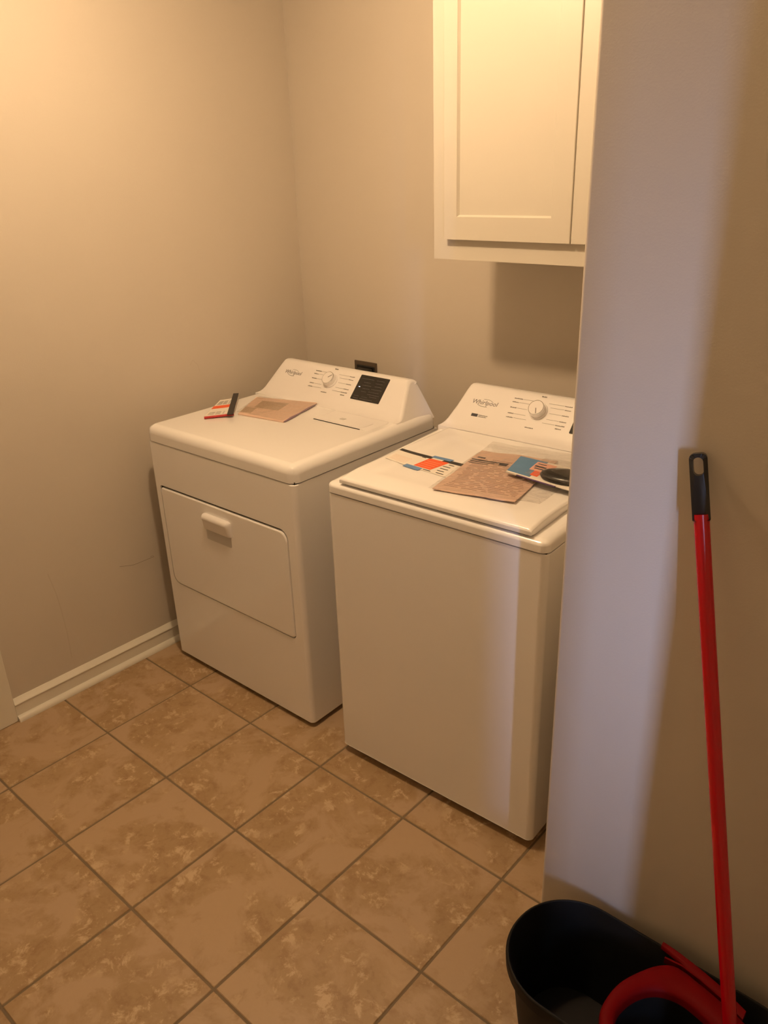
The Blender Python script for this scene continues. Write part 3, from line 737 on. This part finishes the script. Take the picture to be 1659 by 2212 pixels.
# black strip: long loose black cover edge standing proud at the right side
A = Vector((*PB(1.02, -0.10), 0)); B = Vector((*PB(1.0, 1.05), 0)); d = (B - A).normalized(); n = Vector((-d.y, d.x, 0))
bm = bmesh.new(); c4 = [tuple((A + n * 0.022)[:2]), tuple((A - n * 0.0)[:2]), tuple((B - n * 0.0)[:2]), tuple((B + n * 0.020)[:2])]
quad_sheet(bm, c4, 0.0125, 0.0015, 3, 12, zf=lambda s, t: 0.020 * (1 - s) * 0 + 0.010 * t); obj('black_spine', bm, M_blackrub, bk, 40)
bm = bmesh.new(); A = Vector((*PB(0.0, -0.012), 0)); B = Vector((*PB(1.02, -0.012), 0)); tube(bm, [(A.x, A.y, 0.0045), (B.x, B.y, 0.0085)], 0.0045, 8); obj('red_edge', bm, M_redpr, bk, 60)
bm = bmesh.new(); quad_sheet(bm, [PB(0.02, 0), PB(0.97, 0), PB(0.97, 0.97), PB(0.02, 0.97)], 0.0, 0.0064, 4, 4, zf=lambda s, t: 0.001); obj('inner_pages', bm, M_paper, bk)

# leaflet taped on the washer lid with blue tape
LZ = 0.9665
loc, a = frame_of(wa, 0.18, 0.24, LZ); o_ = (0.18, 0.24)
lf = empty('instruction_leaflet', loc, a); tag(lf, 'white leaflet with black top band and orange block on the washer lid', 'leaflet')
C4 = sub([(0.072, 0.178), (0.325, 0.152), (0.360, 0.268), (0.062, 0.270)], o_)
bm = bmesh.new(); PL = quad_sheet(bm, C4, 0.0004, 0.0006, 12, 6, zf=lambda s, t: 0.004 * (1 - s) ** 6); obj('sheet', bm, M_paper, lf, 40)
zl = lambda s0, s1: (lambda s, t: 0.004 * (1 - (s0 + (s1 - s0) * s)) ** 6)
bm = patch(PL, 0, 0.82, 0.40, 1.0, 0.0011, 0.0002, None, 6, 1, zf=zl(0, .40)); obj('black_band', bm, M_blackrub, lf)
bm = patch(PL, 0.53, 0.82, 0.98, 1.0, 0.0011, 0.0002, None, 6, 1); obj('black_band', bm, M_blackrub, lf)
bm = patch(PL, 0.385, 0.14, 0.62, 0.84, 0.0012, 0.0002); obj('orange_block', bm, M_orange, lf)
bm = bmesh.new()
for t in (0.34, 0.47, 0.6, 0.73): patch(PL, 0.41, t - 0.1, 0.595, t - 0.085, 0.0014, 0.0002, bm, 1, 1)
obj('orange_print', bm, M_orangelt, lf)['kind'] = 'stuff'
bm = bmesh.new()
for t in (0.12, 0.19, 0.26, 0.33, 0.40, 0.47): patch(PL, 0.03, t, 0.26, t + 0.008, 0.0012, 0.0002, bm, 3, 1, zf=zl(.03, .30))
obj('pale_print', bm, mat('pale_red_print', (0.85, 0.55, 0.42), 0.5), lf)['kind'] = 'stuff'
bm = bmesh.new()
for (s, t, l) in ((.10, .74, .05), (.20, .66, .03), (.19, .78, .06), (.17, .72, .015), (.27, .62, .02), (.30, .78, .05), (.66, .70, .06), (.64, .54, .09), (.66, .38, .10), (.68, .22, .09), (.72, .08, .10), (.55, .05, .10)): patch(PL, s, t, s + l, t + 0.035, 0.0012, 0.0003, bm, 1, 1)
obj('print', bm, M_printd, lf)['kind'] = 'stuff'
bm = patch(PL, 0.30, -0.10, 0.53, 0.10, 0.0014, 0.0003, None, 2, 1); obj('blue_tape', bm, M_blue, lf)
bm = patch(PL, 0.375, 0.94, 0.60, 1.10, 0.0014, 0.0003, None, 2, 1); obj('blue_tape', bm, M_blue, lf)

# printed tan instruction bag on the washer lid
loc, a = frame_of(wa, 0.42, 0.27, LZ); o_ = (0.42, 0.27)
pb = empty('instruction_packet', loc, a); tag(pb, 'crumpled clear bag with tan printed sheet lying on the washer lid', 'packet')
C4 = sub([(0.325, 0.058), (0.545, 0.100), (0.492, 0.425), (0.268, 0.385)], o_)
bm = bmesh.new(); PW = quad_sheet(bm, C4, 0.0014, 0.002, 24, 24, 0.006, 5); obj('sheet', bm, M_tan2, pb, 60)
bw = lambda: None
bm = bmesh.new(); r = random.Random(3)
def draped(s0, t0, s1, t1, bm, n=6, th=0.0004, lift=0.0):
    c = [PW(s0, t0), PW(s1, t0), PW(s1, t1), PW(s0, t1)]
    quad_sheet(bm, c, 0.0035 + lift, th, n, 1, 0.006, 5)
for q in range(24):
    t = 0.10 + q * 0.030; s = 0.06 + r.uniform(0, 0.06)
    while s < 0.93:
        e_ = min(0.95, s + r.uniform(0.05, 0.28)); draped(s, t, e_, t + 0.009, bm, 4); s = e_ + r.uniform(0.02, 0.08)
obj('print', bm, mat('brown_print_fine', (0.40, 0.26, 0.20), 0.6), pb)['kind'] = 'stuff'
bm = bmesh.new(); draped(0.02, 0.70, 0.34, 0.715, bm, 8, lift=.0005); draped(0.02, 0.735, 0.50, 0.755, bm, 10, lift=.0005); draped(0.40, 0.69, 0.50, 0.74, bm, 4, lift=.0005); draped(0.06, 0.80, 0.16, 0.825, bm, 3, lift=.0005); draped(0.02, 0.665, 0.28, 0.675, bm, 6, lift=.0005)
obj('bold_print', bm, M_printd, pb)['kind'] = 'stuff'
bm = bmesh.new(); quad_sheet(bm, sub([(0.318, 0.048), (0.605, 0.115), (0.600, 0.500), (0.262, 0.455)], o_), 0.0075, 0.0002, 26, 26, 0.0065, 9); obj('clear_bag', bm, M_film, pb, 60)

# blister pack with blue card and black part
loc, a = frame_of(wa, 0.53, 0.30, LZ); o_ = (0.53, 0.30)
bp_ = empty('parts_packet', loc, a); tag(bp_, 'blue printed card pack holding a black part, propped on the washer lid', 'packet')
tilt = lambda s, t: 0.0145 + 0.006 * t + 0.006 * s
C4 = sub([(0.430, 0.250), (0.640, 0.208), (0.662, 0.335), (0.410, 0.362)], o_)
bm = bmesh.new(); PC = quad_sheet(bm, C4, 0.0, 0.0022, 10, 8, zf=tilt); obj('card', bm, M_paper, bp_, 40)
def pf(s0, t0, s1, t1): return lambda s, t: tilt(s0 + (s1 - s0) * s, t0 + (t1 - t0) * t)
def cpatch(name, s0, t0, s1, t1, m, lift=0.0023):
    obj(name, patch(PC, s0, t0, s1, t1, lift, 0.0003, None, 4, 4, zf=pf(s0, t0, s1, t1)), m, bp_)
cpatch('blue_print', 0.0, 0.06, 0.36, 1.0, M_blue2)
cpatch('pink_print', 0.25, 0.42, 0.50, 0.90, M_pink, 0.0026)
cpatch('orange_print', 0.33, 0.16, 0.44, 0.42, M_orange, 0.0026)
bm = bmesh.new()
for (s, t, s2, t2) in ((.27, .62, .42, .70), (.29, .52, .43, .58), (.28, .78, .39, .82)): patch(PC, s, t, s2, t2, 0.0029, 0.0003, bm, 2, 1, zf=pf(s, t, s2, t2))
obj('dark_print', bm, M_printd, bp_)['kind'] = 'stuff'
bm = bmesh.new(); A = PC(0.18, -0.02); B = PC(0.78, -0.02); tube(bm, [(A[0], A[1], tilt(.18, 0) + .001), (B[0], B[1], tilt(.78, 0) + .001)], 0.0022, 8); obj('purple_edge', bm, M_purple, bp_, 60)
bm = bmesh.new(); A = PC(0.0, -0.02); B = PC(0.18, -0.02); tube(bm, [(A[0], A[1], tilt(0, 0) + .001), (B[0], B[1], tilt(.18, 0) + .001)], 0.0020, 8); obj('silver_edge', bm, M_chrome, bp_, 60)
# black oval coil
bm = bmesh.new(); c = PC(0.80, 0.44)
rings = []
for zz, q in ((0.0205, 0.80), (0.023, 0.96), (0.029, 1.0), (0.036, 0.93), (0.040, 0.75), (0.041, 0.4)):
    rings.append([(c[0] + q * 0.080 * math.cos(t), c[1] + q * 0.045 * math.sin(t) + 0.08 * q * 0.045 * math.cos(t), zz) for t in [2 * math.pi * k_ / 28 for k_ in range(28)]])
loft(bm, rings); obj('black_part', bm, M_black, bp_, 50)
bm = bmesh.new(); quad_sheet(bm, [PC(0.28, 0.04), PC(1.0, 0.04), PC(1.0, 1.3), PC(0.28, 1.15)], 0.0, 0.0002, 16, 16, 0.006, 2, zf=lambda s, t: 0.024 + 0.020 * math.sin(min(1, s * 1.6) * math.pi / 2) * math.sin(math.pi * min(1, 0.1 + t * 0.8))); obj('clear_bag', bm, M_film, bp_, 60)
for s_, t_ in ((0.1, 0.15), (0.5, 0.85), (0.95, 0.2)):   # folded corners of the card it stands on
    p = PC(s_, t_); bm = bmesh.new(); box(bm, (p[0] - 0.004, p[1] - 0.004, 0.003), (p[0] + 0.004, p[1] + 0.004, tilt(s_, t_) + 0.001)); obj('folded_tab', bm, M_paper, bp_)

# ------------------------------------------------------------------ mop bucket, wringer and mop
BX0, BX1, BY0, BY1, BH = 1.885, 2.445, -1.390, -1.112, 0.243
bcx, bcy = (BX0 + BX1) / 2, (BY0 + BY1) / 2
bu = empty('mop_bucket', (bcx, bcy, 0)); tag(bu, 'black oval plastic mop bucket with red wringer against the right wall', 'bucket')
def stad(q, z, n=16):
    w = (BX1 - BX0) / 2 - q; h = (BY1 - BY0) / 2 - q; r = min(w, h) * 0.98
    return [(x, y, z) for x, y in rrect(-w, -h, w, h, (r, r * 0.75, r * 0.75, r), n)]
bm = bmesh.new()
out = [stad(0.040, 0.0), stad(0.034, 0.004), stad(0.024, 0.10), stad(0.014, 0.205), stad(0.012, 0.214), stad(0.0, 0.216), stad(-0.001, 0.238), stad(0.001, 0.242), stad(0.004, 0.243), stad(0.0065, 0.241), stad(0.0125, 0.215), stad(0.019, 0.19), stad(0.030, 0.08), stad(0.042, 0.012)]
loft(bm, out); obj('tub', bm, M_tub, bu, 50)
# wringer: cup with broad rolled collar
def wl_(pts): return [(x - bcx, y - bcy) for x, y in pts]
def catmull(P, m=6):
    out = []; n = len(P)
    for i in range(n):
        p0, p1, p2, p3 = P[i - 1], P[i], P[(i + 1) % n], P[(i + 2) % n]
        for k_ in range(m):
            t = k_ / m
            out.append(tuple(0.5 * (2 * p1[a] + (p2[a] - p0[a]) * t + (2 * p0[a] - 5 * p1[a] + 4 * p2[a] - p3[a]) * t * t + (3 * p1[a] - p0[a] - 3 * p2[a] + p3[a]) * t ** 3) for a in (0, 1)))
    return out
OUT = catmull(wl_([(2.130, -1.352), (2.1165, -1.314), (2.1215, -1.252), (2.148, -1.192), (2.172, -1.160), (2.197, -1.148), (2.240, -1.154), (2.282, -1.163), (2.335, -1.178), (2.385, -1.200), (2.415, -1.255), (2.408, -1.320), (2.362, -1.368), (2.270, -1.386), (2.170, -1.382)]))
INN = catmull(wl_([(2.158, -1.345), (2.146, -1.315), (2.150, -1.280), (2.163, -1.248), (2.182, -1.225), (2.205, -1.2125), (2.232, -1.2085), (2.262, -1.213), (2.300, -1.222), (2.348, -1.232), (2.386, -1.262), (2.382, -1.318), (2.340, -1.350), (2.265, -1.362), (2.190, -1.360)]))
bm = bmesh.new()
def mixl(A, B, t, z): return [(a[0] * (1 - t) + b[0] * t, a[1] * (1 - t) + b[1] * t, z) for a, b in zip(A, B)]
rg = [mixl(OUT, INN, 0.04, 0.225), mixl(OUT, INN, 0.0, 0.240), mixl(OUT, INN, 0.0, 0.250), mixl(OUT, INN, 0.10, 0.257), mixl(OUT, INN, 0.35, 0.262), mixl(OUT, INN, 0.75, 0.260), mixl(OUT, INN, 0.94, 0.255), mixl(OUT, INN, 1.0, 0.248), mixl(OUT, INN, 1.02, 0.236)]
loft(bm, rg, False, False)
R_ = bmesh.ops.holes_fill
wr = obj('wringer', bm, M_red, bu, 60)
cen = (sum(p[0] for p in INN) / len(INN), sum(p[1] for p in INN) / len(INN))
bm = bmesh.new()
def shr(f, z): return [(cen[0] + (p[0] - cen[0]) * f, cen[1] + (p[1] - cen[1]) * f, z) for p in INN]
loft(bm, [shr(1.02, 0.240), shr(1.01, 0.20), shr(0.99, 0.14), shr(0.9, 0.112), shr(0.88, 0.118), shr(0.975, 0.142), shr(0.995, 0.20), shr(1.0, 0.240)], False, False)
loft(bm, [shr(0.9, 0.108), shr(0.89, 0.116)]); obj('wringer_cup', bm, M_black, wr, 60)
# red clip bar along the back rim
bm = bmesh.new()
bar = wl_([(2.150, -1.118), (2.180, -1.1205), (2.215, -1.1265), (2.250, -1.134), (2.285, -1.143), (2.330, -1.160)])
rings = []
for i, (x, y) in enumerate(bar):
    h_ = 0.004 + 0.008 * min(1, i / 2)
    rings.append([(x, y - h_, 0.242), (x, y - h_, 0.2495), (x, y - h_ * 0.4, 0.2525), (x, y + 0.006, 0.2525), (x, y + 0.008, 0.246), (x, y + 0.007, 0.236)])
loft(bm, rings); obj('rim_clip', bm, M_red, bu, 50)
bm = bmesh.new()
bar = wl_([(2.166, -1.142), (2.20, -1.1375), (2.24, -1.1435), (2.285, -1.155)])
loft(bm, [[(x, y - 0.002, 0.235), (x, y - 0.002, 0.250), (x, y + 0.002, 0.250), (x, y + 0.002, 0.235)] for x, y in bar]); obj('clip_rib', bm, M_red, bu)
# carry handle folded along the front
bm = bmesh.new(); w_ = (BX1 - BX0) / 2; 
tube(bm, [(0.10 + 0.10 * math.cos(q), BY0 - bcy - 0.006 - 0.012 * math.sin(q), 0.214 - 0.05 * abs(math.sin(q))) for q in [math.pi * i / 12 for i in range(13)]], 0.004, 8); obj('carry_handle', bm, M_black, bu, 60)

tip = Vector((2.079, -1.0885, 1.300)); bot = Vector((2.3655, -1.2717, 0.142))
mp = empty('mop', tuple(bot)); tag(mp, 'red mop pole with black hanging grip, leaning on the right wall', 'mop')
ax = (tip - bot); L = ax.length; zz = ax.normalized()
xx = Vector((0.80, -0.60, 0)); xx = (xx - zz * xx.dot(zz)).normalized(); yy = zz.cross(xx)
# xx points across the view, so the hang hole faces the room
MR = Matrix((xx, yy, zz)).transposed().to_4x4()
view = Vector((0.33, -0.94, 0)); yv = (view - zz * view.dot(zz)).normalized(); xv = yv.cross(zz)
MR = Matrix((xv, yv, zz)).transposed().to_4x4(); mp.matrix_world = Matrix.Translation(bot) @ MR
gl = 0.110
bm = bmesh.new(); tube(bm, [(0, 0, 0.08), (0, 0, L - gl + 0.01)], 0.0125, 20); obj('upper_pole', bm, M_redpole, mp, 40)
bm = bmesh.new(); tube(bm, [(0, 0, 0.0), (0, 0, 0.10)], 0.0132, 20); obj('lower_pole', bm, M_redpole, mp, 40)
bm = bmesh.new(); tube(bm, [(0, 0, 0.085), (0, 0, 0.09), (0, 0, 0.12), (0, 0, 0.125)], [0.0133, 0.0142, 0.0142, 0.0128], 20); obj('collar', bm, M_redpole, mp, 40)
# grip with an oblong hang hole
bm = bmesh.new(); hw, ht = 0.0140, 0.0125
outl = rrect(-hw, 0, hw, gl, (0.001, 0.001, 0.009, 0.009), 6)
hol = rrect(-0.0078, gl - 0.036, 0.0078, gl - 0.006, 0.0075, 6)
fr_o = [bm.verts.new((x, -ht * (1.0 if z > gl - 0.045 else 1.0), z)) for x, z in outl]; bk_o = [bm.verts.new((x, ht, z)) for x, z in outl]
fr_h = [bm.verts.new((x, -ht, z)) for x, z in hol]; bk_h = [bm.verts.new((x, ht, z)) for x, z in hol]
for A_, B_ in ((fr_o, bk_o), (fr_h, bk_h)):
    for i in range(len(A_)):
        j = (i + 1) % len(A_); bm.faces.new((A_[i], A_[j], B_[j], B_[i]))
for o_l, h_l in ((fr_o, fr_h), (bk_o, bk_h)):
    es = []
    for Lp in (o_l, h_l):
        for i in range(len(Lp)): es.append(bm.edges.get((Lp[i], Lp[(i + 1) % len(Lp)])))
    bmesh.ops.triangle_fill(bm, use_beauty=True, edges=es)
for v in bm.verts:   # round the section
    if abs(v.co.x) > 0.0135: v.co.y *= 0.45
    elif abs(v.co.x) > 0.0079: v.co.y *= 0.8
g = obj('grip', bm, M_black, mp, 50, (0, 0, L - gl))
md = g.modifiers.new('bevel', 'BEVEL'); md.width = 0.002; md.segments = 2; md.limit_method = 'ANGLE'; md.angle_limit = math.radians(40)
bm = bmesh.new(); tube(bm, [(0, 0, -0.012), (0, 0, -0.010), (0, 0, 0.02)], [0.010, 0.0128, 0.0136], 20); obj('end_cap', bm, M_black, mp, 40)
